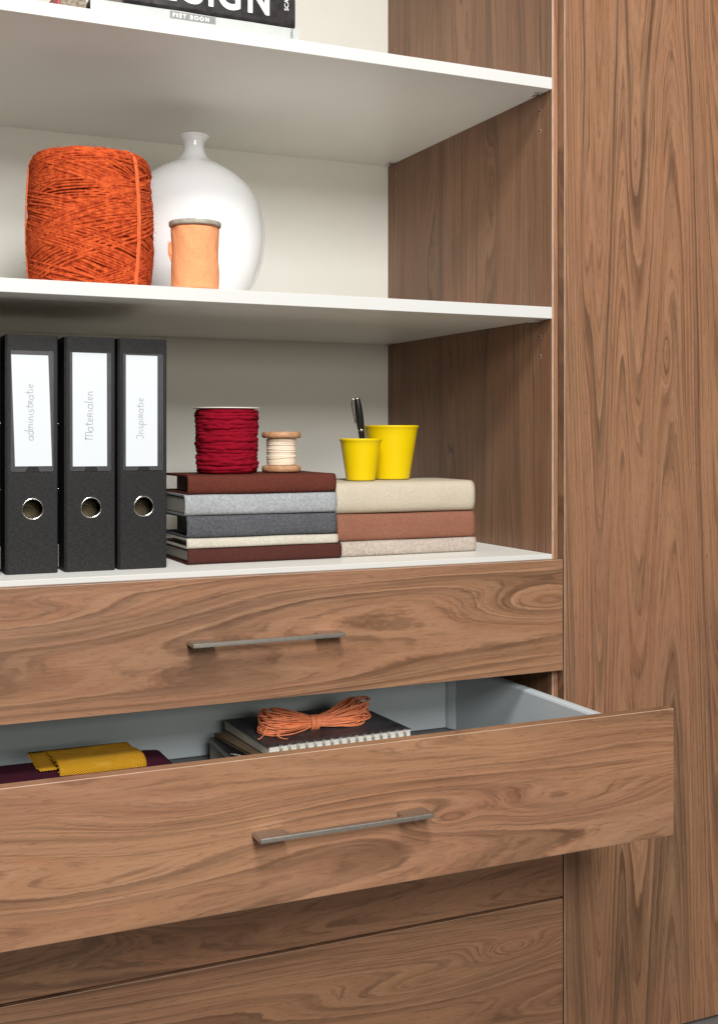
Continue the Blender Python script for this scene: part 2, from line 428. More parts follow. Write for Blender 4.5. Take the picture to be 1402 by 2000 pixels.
def drawer(z0, z1, yf, mats, open_=False, handle=True):
    """part 'drawer' = tray base; its front, sides, back and handle are sub-parts; yf = y of the front face"""
    global hm
    y0 = yf+.018; y1 = yf+.53
    zb = z0+.034
    tray = wbox('drawer', -.950, -.050, y0, y1, zb-.012, zb, M['drawer_floor'], cab, 0)
    if open_: tray['label'] = 'pulled-out drawer'
    f = wbox('drawer_front', -1.004, .0058, yf, y0, z0, z1, [mats, M['edge']], tray, .0007, 1)
    top = zb+.112
    if open_:
        for sx in (1, -1):
            b = bmesh.new()
            # double-walled metal side with rounded top flange
            xi = -.0505 if sx > 0 else -.9495; xo = -.0335 if sx > 0 else -.9665
            pr = [(xi, zb), (xi, top-.004), (xi+sx*.0015, top-.001), (xi+sx*.004, top), (xo-sx*.004, top), (xo-sx*.0015, top-.001), (xo, top-.004), (xo, zb-.012)]
            va = [b.verts.new((x-ROOT[0], y0+.0005-ROOT[1], z-ROOT[2])) for x, z in pr]; vb = [b.verts.new((x-ROOT[0], y1-ROOT[1], z-ROOT[2])) for x, z in pr]
            for i in range(len(pr)):
                j = (i+1) % len(pr); b.faces.new((va[i], va[j], vb[j], vb[i]))
            b.faces.new(va[::-1]); b.faces.new(vb)
            obj('drawer_side', b, M['drawer'], tray)
        wbox('drawer_back', -.9490, -.0588, y1-.013, y1, zb+.0008, top+.035, M['drawer'], tray, .0012, None, 2)
        # folded corner bracket between side and back
        b = bmesh.new()
        pts = [(-.0588, y1-.014), (-.0580, y1-.020), (-.0545, y1-.028), (-.0512, y1-.034), (-.0508, y1-.034), (-.0508, y1-.001), (-.0588, y1-.001)]
        va = [b.verts.new((x-ROOT[0], y-ROOT[1], zb+.001-ROOT[2])) for x, y in pts]; vb = [b.verts.new((x-ROOT[0], y-ROOT[1], top-.002-ROOT[2])) for x, y in pts]
        for i in range(len(pts)):
            j = (i+1) % len(pts); b.faces.new((va[i], va[j], vb[j], vb[i]))
        b.faces.new(va[::-1]); b.faces.new(vb)
        obj('corner_bracket', b, M['drawer'], tray)
    if handle:
        if hm is None:
            h = obj('handle', handle_mesh(), M['steel'], tray); hm = h
        else:
            h = hm.copy(); COL.objects.link(h); h.parent = tray
        zz = z1-(.0827 if z1-z0 < .18 else .125)
        h.location = (-.5915-ROOT[0], yf-.0001-ROOT[1], zz-ROOT[2])
    return tray
drawer(-.36176, -.19087, -.020, wd_d1)
drawer(-.53583, -.36583, -.280, wd_d2, True)
drawer(-.70965, -.54000, -.020, wd_d3)
drawer(-.92500, -.71400, -.020, wd_d4)

# ================================================================== SHELF 1: books
ZS1 = Z1+TH+.0003
m_page = Mat('page_edges', .9, .1, (.6, .56, .48)); X, Y, Z = m_page.xyz()
m_page.color(m_page.mix(m_page.noise(m_page.vec(X*20, Y*20, Z*2200), 1, 2, .5).step(.35, .65), (.42, .385, .32), (.70, .66, .57))); m_page = m_page.m
m_wcov = plain('white_book_cover', (.44, .46, .445), .4, .4, var=.05, vs=25, bump=.05, bs=300)
m_bcov = plain('black_book_cover', (.022, .019, .020), .28, .5, var=.5, vs=60, bump=.35, bs=35, bd=.001)
m_let = plain('white_lettering', (.85, .85, .83), .5); m_plq = plain('grey_plaque', (.19, .195, .185), .5, var=.1, vs=200)
m_dlet = plain('dark_lettering', (.12, .12, .12), .6)
def hardback(name, label, x0, x1, y0, y1, z0, th, mcov, pages=True, group=None, rz=0, spine_r=.003, cat='book'):
    t = thing(name, label, cat, ((x0+x1)/2, (y0+y1)/2, z0), group, rz)
    W = x1-x0; D = y1-y0; c = .0026
    r = spine_r; prof = [(-D/2+r, th)]
    for i in range(1, 8): a = math.pi/2+math.pi*i/8; prof.append((-D/2+r+r*math.cos(a), th/2+(th/2)*math.sin(a) if r > .004 else (th/2)*(1+math.sin(a)) ))
    # square-ish spine
    prof = [(D/2, th), (-D/2+r, th), (-D/2+r*.3, th-r*.3), (-D/2, th-r), (-D/2, r), (-D/2+r*.3, r*.3), (-D/2+r, 0), (D/2, 0), (D/2, c), (-D/2+c, c), (-D/2+c, th-c), (D/2, th-c)]
    xs = [-W/2+W*i/12 for i in range(13)]
    extrude_yz('cover', prof, xs, mcov, t, lambda x, y, z: (.0006*mnoise.noise(Vector((x*40, z*60, 3))), .0007*mnoise.noise(Vector((x*18, y*20, z*5)))), smooth=False)
    b = bmesh.new(); addbox(b, -W/2+.003, W/2-.003, -D/2+c+.0005, D/2-.003, c+.0002, th-c-.0002)
    obj('pages', b, m_page, t)
    return t
WB = hardback('book', 'white hardback lying flat on the top shelf under the black book', -.7085, -.411, .030, .23, ZS1, .0262, m_wcov)
bx, by, bz = WB.location
b = bmesh.new(); addbox(b, -.6004-bx, -.5355-bx, -.1004, -.0997, .0142, .0240); pq = obj('title_plaque', b, m_plq, WB)
lettering('lettering', 'PIET BOON', .0075, m_let, pq, (-.5968-bx, -.1006, .0165), (R(90), 0, 0), .0002, 1.45)
lettering('lettering', 'TERRA', .0050, m_dlet, WB, (-.4205-bx, -.1004, .0085), (R(90), R(-90), 0), 0, 1.1)
BB = hardback('book', 'black glossy hardback with large white letters on its spine, lying on the white book', -.665, -.4165, .031, .225, ZS1+.0268, .070, m_bcov, spine_r=.004)
bx, by, bz = BB.location
for ch, xa, xb in (('D', -.6650, -.6290), ('E', -.6180, -.5910), ('S', -.5815, -.5530), ('I', -.5455, -.5385), ('G', -.5320, -.4990), ('N', -.4880, -.4560)):
    lo = lettering('letter', ch, .058, m_let, BB, (0, 0, 0), (R(90), 0, 0), .0016)
    xs_ = [v.co.x for v in lo.data.vertices]; sc = (xb-xa)/(max(xs_)-min(xs_))
    for v in lo.data.vertices: v.co.x = (v.co.x-min(xs_))*sc
    lo.location = (xa-bx, -.0975, .5985-.0008-bz)
lettering('lettering', 'SCALA', .0090, m_let, BB, (-.4270-bx, -.0975, .0225), (R(90), R(-90), 0), 0, 1.0)
m_red = plain('red_cover', (.45, .03, .03), .4, var=.2, vs=60)
RB = thing('book', 'red covered book with grey page edges, mostly hidden at the left of the white book', 'book', (-.73, .12, ZS1))
b = bmesh.new()
addbox(b, -.0215, -.0185, -.09, .09, 0, .034, .0008); addbox(b, -.0184, .0165, -.09, .09, 0, .0025); addbox(b, -.0184, .0165, -.09, .09, .0315, .034)
obj('cover', b, m_red, RB)
b = bmesh.new(); addbox(b, -.018, .0160, -.0885, .087, .0027, .0313); obj('pages', b, plain('grey_page_block', (.23, .19, .15), .9, .1, var=.35, vs=300), RB)

# ================================================================== SHELF 2: yarn cone, vase, spool
ZS2 = Z2+TH+.0003
rnd = random.Random(4)
m_yarn = Mat('rust_orange_jute', .9, .15); X, Y, Z = m_yarn.xyz(); v = m_yarn.vec(X, Y, Z)
a = m_yarn.noise(v, 120, 3, .7); a2 = m_yarn.noise(v, 1500, 2, .7)
c = m_yarn.mix(a.step(.3, .7), (.33, .036, .010), (.62, .105, .025)); c = m_yarn.mix(a2.step(.45, .75)*.22, c, (.26, .030, .008))
m_yarn.color(c); m_yarn.bump(a2, .45, .0010); m_yarn = m_yarn.m
m_tie = plain('bright_orange_tie', (.66, .14, .045), .8, .2, var=.2, vs=900, bump=.5, bs=1500)
CONE = thing('yarn_cone', 'large cone of rust orange jute yarn standing left of the white vase', 'yarn', (-.6805, .165, ZS2))
HC, RC = .2005, .0850
def cone_r(z):
    t = z/HC; r = RC*(.955+.07*math.sin(math.pi*min(1, max(0, t))**.9))
    e = .021
    if z > HC-e: q = (z-(HC-e))/e; r -= .015*(1-math.sqrt(max(0, 1-q*q)))
    if z < .006: r -= .004*(1-z/.006)
    return r
lathe('core', [(.02, 0)]+[(cone_r(HC*i/24)-.0028, HC*i/24) for i in range(25)]+[(.02, HC)], plain('shaded_yarn_core', (.16, .018, .005), .95, .1), CONE, 48)  # core coloured dark so gaps between strands look shaded
paths = []
def fold(z):
    lo, hi = .002, HC-.0025; span = hi-lo; q = (z-lo) % (2*span)
    return lo+(q if q < span else 2*span-q)
ng = 60
for g in range(ng):
    slope = rnd.choice((1, -1))*rnd.uniform(.020, .040); turns = rnd.uniform(.55, 1.3); a0 = rnd.uniform(0, 6.283); z0_ = rnd.uniform(0, 2*HC)
    if rnd.random() < .22: slope *= .25
    nstr = rnd.randint(3, 7); lay = -.0036+.0058*g/ng
    for q in range(nstr):
        off = q*.0042+rnd.uniform(-.0008, .0008); ph = rnd.uniform(0, 6); seg = int(90*turns); P = []; sj = slope*rnd.uniform(.96, 1.04); st_ = rnd.uniform(-.12, .12)
        for k in range(seg+1):
            a = a0+st_+turns*2*math.pi*k/seg
            z = fold(z0_+off+sj*(a-a0))+.0007*math.sin(3*a+ph); z = min(max(z, .0015), HC-.0015)
            e = min(1, k/6, (seg-k)/6)
            r = cone_r(z)-.0004+lay+rnd.uniform(-.0001, .0001)+.0004*math.sin(7*a+ph)-.003*(1-e)
            P.append((r*math.cos(a), r*math.sin(a), z))
        paths.append((P, .00195*rnd.uniform(.75, 1.12), False, 0))
# lie of the yarn over the top shoulder
for i in range(60):
    a0 = rnd.uniform(0, 6.28); rr = rnd.uniform(.045, RC-.017); tilt = rnd.uniform(-.003, .003); ln = rnd.uniform(1.2, 3.5)
    P = [(rr*math.cos(a0+ln*k/40), rr*math.sin(a0+ln*k/40), HC-.0045+rnd.uniform(0, .0005)+tilt*math.sin(ln*k/40)) for k in range(41)]
    paths.append((P, .0016, False, 0))
tubes('yarn_winding', paths, m_yarn, CONE, 5)
def tie(azim, r_off, nstr, wob):
    ps = []
    for s in range(nstr):
        P = []
        for k in range(50):
            t = k/49; z = .0005+t*(HC-.001)
            aa = azim+(s-(nstr-1)/2)*.019+wob*math.sin(t*3.1)+.004*math.sin(t*40+s*2)
            r = cone_r(z)+.0026+r_off
            P.append((r*math.cos(aa), r*math.sin(aa), z))
        for k in range(1, 12):
            q = k/11; rr = (cone_r(HC-.0005)+.0026)*(1-q)+.02*q
            P.append((rr*math.cos(aa), rr*math.sin(aa), HC+.0018))
        ps.append((P, .00105, False, 0))
    return tubes('tie_thread', ps, m_tie, CONE, 5)
view_az = math.atan2(-1.54831-.165, -1.03723+.682)      # direction towards the lens
tie(view_az+R(46), .0003, 4, .03)
tie(view_az-R(84), .0006, 4, .03)
fz = []
for i in range(1900):
    a = rnd.uniform(0, 2*math.pi); z = rnd.uniform(.0, HC); r = cone_r(z)+.001
    if i % 5 == 0: z = HC; r = rnd.uniform(.03, RC-.015)
    ln = rnd.uniform(.003, .010); dx = Vector((rnd.gauss(0, 1), rnd.gauss(0, 1), rnd.gauss(0, 1))).normalized()
    n = Vector((math.cos(a), math.sin(a), .2 if z < HC else 1.5)).normalized(); p = Vector((r*math.cos(a), r*math.sin(a), z))
    d = (n*.5+dx).normalized(); e = (d+n.cross(dx)*.8).normalized()
    fz.append(([p, p+d*ln*.5, p+d*ln*.5+e*ln*.5], .00013, False, 0))
tubes('loose_fibres', fz, m_yarn, CONE, 3, kind='stuff')

m_vase = plain('white_glazed_ceramic', (.82, .83, .845), .12, .5); m_vase.node_tree.nodes['Principled BSDF'].inputs['Coat Weight'].default_value = .3
VA = thing('vase', 'round white glazed bottle vase with a narrow neck behind the spool', 'vase', (-.4775, .33, ZS2))
vp = [(.0, .001), (.050, .0), (.058, .003), (.074, .016), (.0915, .038), (.1065, .066), (.1145, .096), (.1170, .128), (.1140, .158), (.1050, .186), (.0900, .209), (.0700, .2275), (.0500, .240), (.0330, .2485), (.0230, .2565), (.0182, .266), (.0170, .274), (.0178, .281), (.0215, .2870), (.0243, .2895), (.0248, .2912), (.0238, .2925), (.0215, .2918), (.0165, .285), (.0145, .270), (.0150, .255)]
def smooth_prof(p, n=4):
    out = []
    for i in range(len(p)-1):
        p0 = p[max(i-1, 0)]; p1 = p[i]; p2 = p[i+1]; p3 = p[min(i+2, len(p)-1)]
        for k in range(n):
            t = k/n
            out.append(tuple(.5*((2*p1[j])+(-p0[j]+p2[j])*t+(2*p0[j]-5*p1[j]+4*p2[j]-p3[j])*t*t+(-p0[j]+3*p1[j]-3*p2[j]+p3[j])*t**3) for j in (0, 1)))
    return out+[p[-1]]
body_p = smooth_prof(vp[1:18]); neck_p = smooth_prof(vp[17:])
lathe('body', [(0.0005, .0008)]+body_p, m_vase, VA, 96, close=False)
lathe('lip', neck_p, m_vase, VA, 64, close=False)

m_peach = Mat('peach_cotton', .85, .2); X, Y, Z = m_peach.xyz()
a = m_peach.noise(m_peach.vec(X*900, Y*900, Z*300), 1, 2, .6); bgn = m_peach.noise(m_peach.vec(X, Y, Z), 35, 3, .6)
m_peach.color(m_peach.mix(a.step(.3, .7), (.72, .285, .125), (.80, .345, .165))); m_peach.bump(a*.3+bgn, .5, .002); m_peach = m_peach.m
m_disc = plain('grey_card_disc', (.33, .30, .25), .6, .3, var=.18, vs=120)
SPL = thing('ribbon_spool', 'small spool wrapped in frayed peach fabric standing in front of the vase', 'spool', (-.5605, .045, ZS2))
def wr(a, z): return .0005*mnoise.noise(Vector((math.cos(a)*3, math.sin(a)*3, z*60)))+.0009*mnoise.noise(Vector((a*2.2+z*25, z*45, 1)))+.0006*abs(mnoise.noise(Vector((a*7-z*60, z*50, 4))))*(1 if 0.01 < z < .08 else .3)
lathe('fabric_wrap', [(.031, .0010)]+[(.0326+.0004*math.sin(z*90), z) for z in [.0015+.0015*i for i in range(58)]]+[(.030, .0895)], m_peach, SPL, 120, wob=wr)
lathe('top_disc', [(.008, .0893), (.0345, .0893), (.0358, .0900), (.0362, .0912), (.0362, .0950), (.0355, .0962), (.008, .0962)], m_disc, SPL, 72)
lathe('bottom_disc', [(.008, .0), (.029, .0), (.029, .0008), (.008, .0008)], m_disc, SPL, 48)
fz = []
for zb_, n_, ln_ in ((.0884, 420, .0026), (.0030, 460, .0030)):
    for i in range(n_):
        a = rnd.uniform(0, 2*math.pi); r = .0328+rnd.uniform(-.0003, .0008); l2 = ln_*rnd.uniform(.4, 1.1); s = 1 if zb_ > .05 else -1
        a2 = a+rnd.uniform(-.05, .05); r2 = r+rnd.uniform(.0, .0013)
        if s > 0: l2 *= .5
        fz.append(([(r*math.cos(a), r*math.sin(a), zb_), (r2*math.cos(a2), r2*math.sin(a2), max(.0003, zb_+s*l2))], .00018, False, 0))
va0 = math.atan2(-1.548-.045, -1.037+.5605)
fa = va0-R(84)
for i in range(26):
    z = rnd.uniform(.046, .068); r = .0330; a = fa+rnd.uniform(-.1, .1)
    fz.append(([(r*math.cos(a), r*math.sin(a), z), ((r+.005)*math.cos(a), (r+.005)*math.sin(a), z+rnd.uniform(-.002, .005))], .00018, False, 0))
tubes('frayed_threads', fz, m_peach, SPL, 3, kind='stuff')
b = bmesh.new(); prev = None
for i, (z, e) in enumerate(((.040, .0), (.046, .0022), (.052, .0036), (.058, .0046), (.064, .0038), (.069, .0010))):
    r0 = .0320; r1 = .0330+e
    p = [b.verts.new((r0*math.cos(fa+.05), r0*math.sin(fa+.05), z)), b.verts.new((r1*math.cos(fa), r1*math.sin(fa), z)), b.verts.new((r1*math.cos(fa-.03), r1*math.sin(fa-.03), z)), b.verts.new((r0*math.cos(fa-.08), r0*math.sin(fa-.08), z))]
    if prev:
        for q in range(4): b.faces.new((prev[q], prev[(q+1) % 4], p[(q+1) % 4], p[q]))
    prev = p
obj('loose_flap', b, m_peach, SPL, True)

# ================================================================== SHELF 3: binders
ZS3 = Z3+TH+.0003
m_bind = linen('black_linen_board', (.0050, .0048, .0052)); m_bdark = plain('black_binder_inside', (.012, .011, .010), .7, .2)
m_bpap = plain('brown_paper_block', (.16, .125, .075), .9, .1); m_bring = plain('dull_inner_ring', (.10, .085, .06), .4, .5, .8); m_clear = plain('clear_pocket_film', (.030, .030, .034), .38, .35, var=.2, vs=60, bump=.15, bs=60)
m_card = plain('white_label_card', (.60, .635, .67), .6, .3); m_ink = plain('grey_pencil', (.36, .35, .39), .7, .2)
def slab_with_hole(b, x0, x1, z0, z1, y0, y1, cx, cz, r, n=32):
    """front board of the spine with a finger hole"""
    # square patch round the hole
    q = r*1.5; ring = []
    def per(a):
        c, s = math.cos(a), math.sin(a); k = q/max(abs(c), abs(s)); return cx+k*c, cz+k*s
    rows = {}
    for yy in (y0, y1):
        inn = [b.verts.new((cx+r*math.cos(2*math.pi*i/n), yy, cz+r*math.sin(2*math.pi*i/n))) for i in range(n)]
        outv = [b.verts.new((per(2*math.pi*i/n)[0], yy, per(2*math.pi*i/n)[1])) for i in range(n)]
        for i in range(n): b.faces.new((inn[i], inn[(i+1) % n], outv[(i+1) % n], outv[i]))
        rows[yy] = inn
    for i in range(n): b.faces.new((rows[y0][i], rows[y0][(i+1) % n], rows[y1][(i+1) % n], rows[y1][i]))
    for (a, c_, d, e) in ((x0, x1, z0, cz-q), (x0, x1, cz+q, z1), (x0, cx-q, cz-q, cz+q), (cx+q, x1, cz-q, cz+q)):
        addbox(b, a, c_, y0, y1, d, e)
def binder(x0, x1, word, ptr, label, lean=0.0, card=None):
    W = x1-x0; H = .318; t = thing('lever_arch_binder', label, 'binder', ((x0+x1)/2, .064, ZS3), 'black lever arch binders on the shelf')
    h = W/2; D = .285; hc = .0865
    b = bmesh.new(); slab_with_hole(b, -h+.0012, h-.0012, 0, H, 0, .0024, .0008, hc, .0134)
    addbox(b, -h, -h+.0012, .0006, .0024, 0, H); addbox(b, h-.0012, h, .0006, .0024, 0, H)
    obj('spine', b, m_bind, t)
    for s in (-1, 1):
        xa = s*h
        b = bmesh.new(); addbox(b, min(xa, xa+s*.0024), max(xa, xa+s*.0024), .0045, D, 0, H, .0006)
        obj('cover_board', b, m_bind, t)
        b = bmesh.new(); addbox(b, min(xa-s*.0012, xa+s*.0010), max(xa-s*.0012, xa+s*.0010), .0022, .0050, .0006, H-.0006)
        obj('hinge', b, m_bdark, t)
    b = bmesh.new(); addbox(b, -h+.002, h-.002, .040, D-.006, .006, H-.012); obj('papers', b, m_bpap, t)
    # finger ring
    rp = [(.0136+.0011*math.cos(a), .0011*math.sin(a)) for a in [2*math.pi*i/10 for i in range(11)]]
    rg = lathe('finger_ring', rp, M['chrome'], t, 40, close=False); rg.rotation_euler.x = R(90); rg.location = (.0008, -.0004, hc)
    sl = lathe('ring_sleeve', [(.0132, .0), (.0130, .006)], m_bdark, t, 32, close=False); sl.rotation_euler.x = R(-90); sl.location = (.0008, .0005, hc)
    rg2 = lathe('inner_ring', [(.0125+.0006*math.cos(a), .0006*math.sin(a)) for a in [2*math.pi*i/8 for i in range(9)]], m_bring, t, 32, close=False); rg2.rotation_euler.x = R(90); rg2.location = (-.0040, .018, hc-.009)
    # label pocket: welded film with a raised rim and a thumb notch
    pz0, pz1 = .1365, .2965; pw = h-.0045
    b = bmesh.new(); addbox(b, -pw, pw, -.0007, -.0002, pz0, pz1)
    pk = obj('label_pocket', b, m_clear, t)
    rim = []
    for o_ in (0, .0035):
        rim.append(([(-pw+o_, -.0008, pz1), (-pw+o_, -.0008, pz0+o_*.6+.002), (-pw+o_+.002, -.0008, pz0+o_*.6), (-.009, -.0008, pz0+o_*.6)], .00035, False, 0))
        rim.append(([(pw-o_, -.0008, pz1), (pw-o_, -.0008, pz0+o_*.6+.002), (pw-o_-.002, -.0008, pz0+o_*.6), (.010, -.0008, pz0+o_*.6)], .00035, False, 0))
    rim.append(([(-pw, -.0008, pz1), (pw, -.0008, pz1)], .00032, False, 0))
    rim.append(([(.0005+.0095*math.cos(R(a)), -.0008, pz0+.0095*math.sin(R(a))) for a in range(0, 181, 15)], .0004, False, 0))
    tubes('pocket_rim', rim, plain('film_rim', (.10, .10, .105), .3, .6), pk, 4)
    b = bmesh.new()
    vs = [(lambda sn: b.verts.new(sn))((.0005+.0095*math.cos(R(a)), -.0009, pz0-.0006+.0095*math.sin(R(a)))) for a in range(0, 181, 15)]
    b.faces.new(vs); obj('thumb_notch', b, m_bind, pk)
    # card
    b = bmesh.new(); cx0, cx1, cz0, cz1, sk = card
    v4 = [(cx0+sk[0], cz1), (cx1+sk[0], cz1-.0002), (cx1+sk[1], cz0), (cx0+sk[1], cz0)]
    fr = [b.verts.new((x-(x0+x1)/2, -.0013, z-ZS3)) for x, z in v4]; bk = [b.verts.new((x-(x0+x1)/2, -.0009, z-ZS3)) for x, z in v4]
    b.faces.new(fr); b.faces.new(bk[::-1])
    for i in range(4): b.faces.new((fr[i], bk[i], bk[(i+1) % 4], fr[(i+1) % 4]))
    cdo = obj('label_card', b, m_card, t)
    if word:
        za, zb_, xb = ptr
        handwriting('handwriting', word, za-ZS3, zb_-ZS3, xb-(x0+x1)/2, -.0014, m_ink, cdo)
    # rivets and metal edge guard on the left board
    for z in (.200, .110):
        rv = lathe('rivet', [(.0028, 0), (.0024, .0008), (.001, .0012)], M['chrome'], t, 12); rv.rotation_euler.y = R(-90); rv.location = (-h-.0024, .048, z)
    b = bmesh.new(); addbox(b, -h-.0031, -h-.0002, .046, .050, .003, .034); obj('edge_guard', b, M['steel'], t)
    if lean: t.rotation_euler.y = lean
    return t
binder(-.8855, -.8215, '', None, 'black binder at the left edge, only its right side in view', card=(-.875, -.83, -.041, .1075, (0, 0)))
binder(-.8108, -.7468, 'administRatie', (-.0063, .0695, -.7775), 'black binder whose label reads administratie, third from the book stack', card=(-.8030, -.7550, -.0405, .1075, (-.003, .002)))
binder(-.7335, -.6695, 'MateRialen', (-.0063, .0617, -.6985), 'black binder whose label reads Materialen, between the other two labelled binders', card=(-.7258, -.6795, -.0414, .1125, (-.0002, .0003)))
binder(-.6610, -.5970, 'JnspiRatie', (-.0043, .0529, -.6290), 'black binder whose label reads Inspiratie, next to the felt book stack', card=(-.6533, -.6092, -.0420, .1110, (0, 0)))

# ================================================================== felt covered books
F_maroon = felt('felt_maroon', (.100, .026, .018), (.125, .034, .023)); F_lgrey = felt('felt_light_grey', (.27, .28, .295), (.40, .415, .43), (.20, .21, .22))
F_dgrey = felt('felt_dark_grey', (.060, .062, .070), (.105, .108, .118), (.17, .17, .18)); F_cream = felt('felt_oat', (.47, .43, .35), (.58, .54, .46), (.36, .31, .25))
F_brown = felt('felt_dark_brown', (.062, .020, .016), (.078, .026, .020)); F_sand = felt('felt_sand', (.48, .42, .325), (.54, .475, .375)); 
F_terra = felt('felt_terracotta', (.225, .094, .060), (.270, .120, .078)); F_mix = felt('felt_rose_oat', (.36, .295, .245), (.50, .44, .385), (.27, .165, .135))
m_lin = plain('paper_block', (.44, .42, .36), .85, .15, var=.08, vs=120, bump=.2, bs=300)
def felt_book(label, x0, x1, y0, z0, th, mat, bulge, depth, inset, bdepth, group, mlin=m_lin, rz=0):
    W = x1-x0; t = thing('felt_book', label, 'book', ((x0+x1)/2, y0, z0), group, rz)
    c = .0028; prof = []
    n = 14
    def curve(o):
        pts = []
        for i in range(n+1):
            a = math.pi/2+math.pi*i/n; ca, sa = math.cos(a), math.sin(a)
            y = bulge-(bulge-o)*abs(ca)**.62; z = th/2+(th/2-o)*math.copysign(abs(sa)**.80, sa)
            pts.append((y, z))
        return pts
    prof = [(depth, th), (depth*.6, th)]+curve(0)+[(depth*.6, 0), (depth, 0), (depth, c), (depth*.6, c)]+curve(c)[::-1]+[(depth*.6, th-c), (depth, th-c)]
    nx = 36; xs = [-W/2+W*i/nx for i in range(nx+1)]; sd = x0*7+z0*31
    def disp(x, y, z):
        e = math.exp(-((x+W/2)/.018)**2)
        return (.0011*mnoise.noise(Vector((x*16, z*40, sd))), (.0008*mnoise.noise(Vector((x*13+sd, y*9, z*10)))+.0012*e*mnoise.noise(Vector((y*45, sd, z*30))))*(.25 if z < .004 else 1))
    extrude_yz('felt_cover', prof, xs, mat, t, disp, pairs=True)
    b = bmesh.new(); addbox(b, -W/2+inset, W/2-.004, max(c+.0012, bulge*.55+.0022), bdepth, c+.0008, th-c-.0008, .001)
    obj('page_block', b, mlin, t)
    return t
G1 = 'felt covered books in the left stack'; G2 = 'felt covered books in the right stack'
zs = [ZS3, -.1608, -.1468, -.1143, -.0841, -.0561]
felt_book('dark brown felt covered book at the bottom of the left stack', -.5548-.006, -.3235, .078, zs[0], zs[1]-zs[0]-.0003, F_brown, .010, .16, .004, .13, G1)
felt_book('thin oat felt covered book above the dark brown book', -.5585-.004, -.3285, .0785, zs[1], zs[2]-zs[1]-.0003, F_cream, .006, .16, .010, .11, G1, rz=.004)
felt_book('dark grey felt covered book in the middle of the left stack', -.5600-.002, -.3310, .0785, zs[2], zs[3]-zs[2]-.0003, F_dgrey, .012, .15, .012, .095, G1)
felt_book('light grey felt covered book under the maroon one', -.5650, -.3310, .0780, zs[3], zs[4]-zs[3]-.0003, F_lgrey, .010, .17, .001, .16, G1, rz=-.004)
felt_book('maroon felt covered book on top of the left stack', -.5610, -.3315, .0785, zs[4], zs[5]-zs[4]-.0003, F_maroon, .012, .15, .010, .093, G1)
zr = [ZS3, -.1605, -.1194, -.0704]
felt_book('mottled rose and oat felt covered book at the bottom of the right stack', -.3200, -.0850, .0860, zr[0], zr[1]-zr[0]-.0003, F_mix, .009, .17, .004, .15, G2, rz=.012)
felt_book('terracotta felt covered book in the middle of the right stack', -.3270, -.0875, .0862, zr[1], zr[2]-zr[1]-.0003, F_terra, .010, .17, .004, .15, G2, rz=.006)
felt_book('thick sand felt covered book on top of the right stack under the yellow cups', -.3285, -.0880, .0868, zr[2], zr[3]-zr[2]-.0003, F_sand, .019, .17, .004, .15, G2)

# ---- maroon wool spool
ZT = zs[5]+.0010
m_mar = Mat('crimson_wool', .95, .1); X, Y, Z = m_mar.xyz(); v = m_mar.vec(X, Y, Z)
a = m_mar.noise(v, 420, 3, .7); m_mar.color(m_mar.mix(a.step(.3, .75), (.185, .002, .010), (.290, .005, .020))); m_mar.bump(a, .9, .0015)
m_mar = m_mar.m
m_dsc = plain('cream_plastic_disc', (.74, .70, .63), .4)
SPM = thing('wool_spool', 'crimson chunky wool wound on a spool with a thin cream top disc', 'spool', (-.4825, .142, ZT))
HM = .0950
lathe('core', [(.041, 0), (.041, HM)], m_mar, SPM, 40)
paths = []; rnd = random.Random(8)
z = .0035; ph = 0
def coil(zc, tilt, rr, rad, a0, turns, lay):
    n = int(110*turns); P = []; Rr = []
    s1 = rnd.uniform(0, 50)
    for k in range(n+1):
        a = a0+2*math.pi*turns*k/n
        zz = zc+tilt*math.sin(a+s1)+.0022*mnoise.noise(Vector((a*1.3, s1, 0)))
        r = rr+lay+.0022*mnoise.noise(Vector((a*2.4, s1, 5)))
        P.append((r*math.cos(a), r*math.sin(a), min(max(zz, .003), HM-.0035)))
        Rr.append(rad*(1+.35*mnoise.noise(Vector((a*3.3, s1, 9)))))
    return (P, Rr, False, 0)
nc = 20
for i in range(nc):
    zc = .0045+(HM-.009)*i/(nc-1); rr = .0420+.0018*(i/(nc-1))
    paths.append(coil(zc, rnd.uniform(-.0018, .0018), rr, .0033, rnd.uniform(0, 6), 1.05, rnd.uniform(-.0010, .0010)))
for i in range(17):
    zc = rnd.uniform(.006, HM-.006)
    paths.append(coil(zc, rnd.uniform(-.006, .006), .0425, .0036, rnd.uniform(0, 6), rnd.uniform(.4, .9), rnd.uniform(.0, .0014)))
tubes('wool_winding', paths, m_mar, SPM, 10)
lathe('top_disc', [(.004, HM+.0002), (.0485, HM+.0002), (.0502, HM+.0008), (.0503, HM+.0013), (.0500, HM+.0019), (.004, HM+.0021)], m_dsc, SPM, 72)
# ---- bobbin
m_bob = Mat('pale_turned_wood', .5, .4); X, Y, Z = m_bob.xyz()
a = m_bob.noise(m_bob.vec(X*60, Y*200, Z*120), 1, 3, .6); m_bob.color(m_bob.mix(a.step(.3, .7), (.36, .175, .085), (.50, .285, .155))); m_bob = m_bob.m
m_thr = plain('cream_thread', (.78, .66, .52), .8, .2, var=.06, vs=700, bump=.4, bs=1500)
BO = thing('thread_bobbin', 'wooden bobbin wound with cream thread between the crimson spool and the cups', 'bobbin', (-.3925, .150, ZT))
def flange(z0, hgt, r): return [(.004, z0), (r-.0028, z0), (r-.0008, z0+.0010), (r, z0+hgt*.35), (r, z0+hgt*.65), (r-.0008, z0+hgt-.0010), (r-.0028, z0+hgt), (.004, z0+hgt)]
lathe('flange', flange(0, .0098, .0300), m_bob, BO, 56); lathe('flange', flange(.0515, .0098, .0300), m_bob, BO, 56)
lathe('barrel', [(.0205, .0099), (.0205, .0514)], m_thr, BO, 40)
paths = []
nt_ = 31; P = []
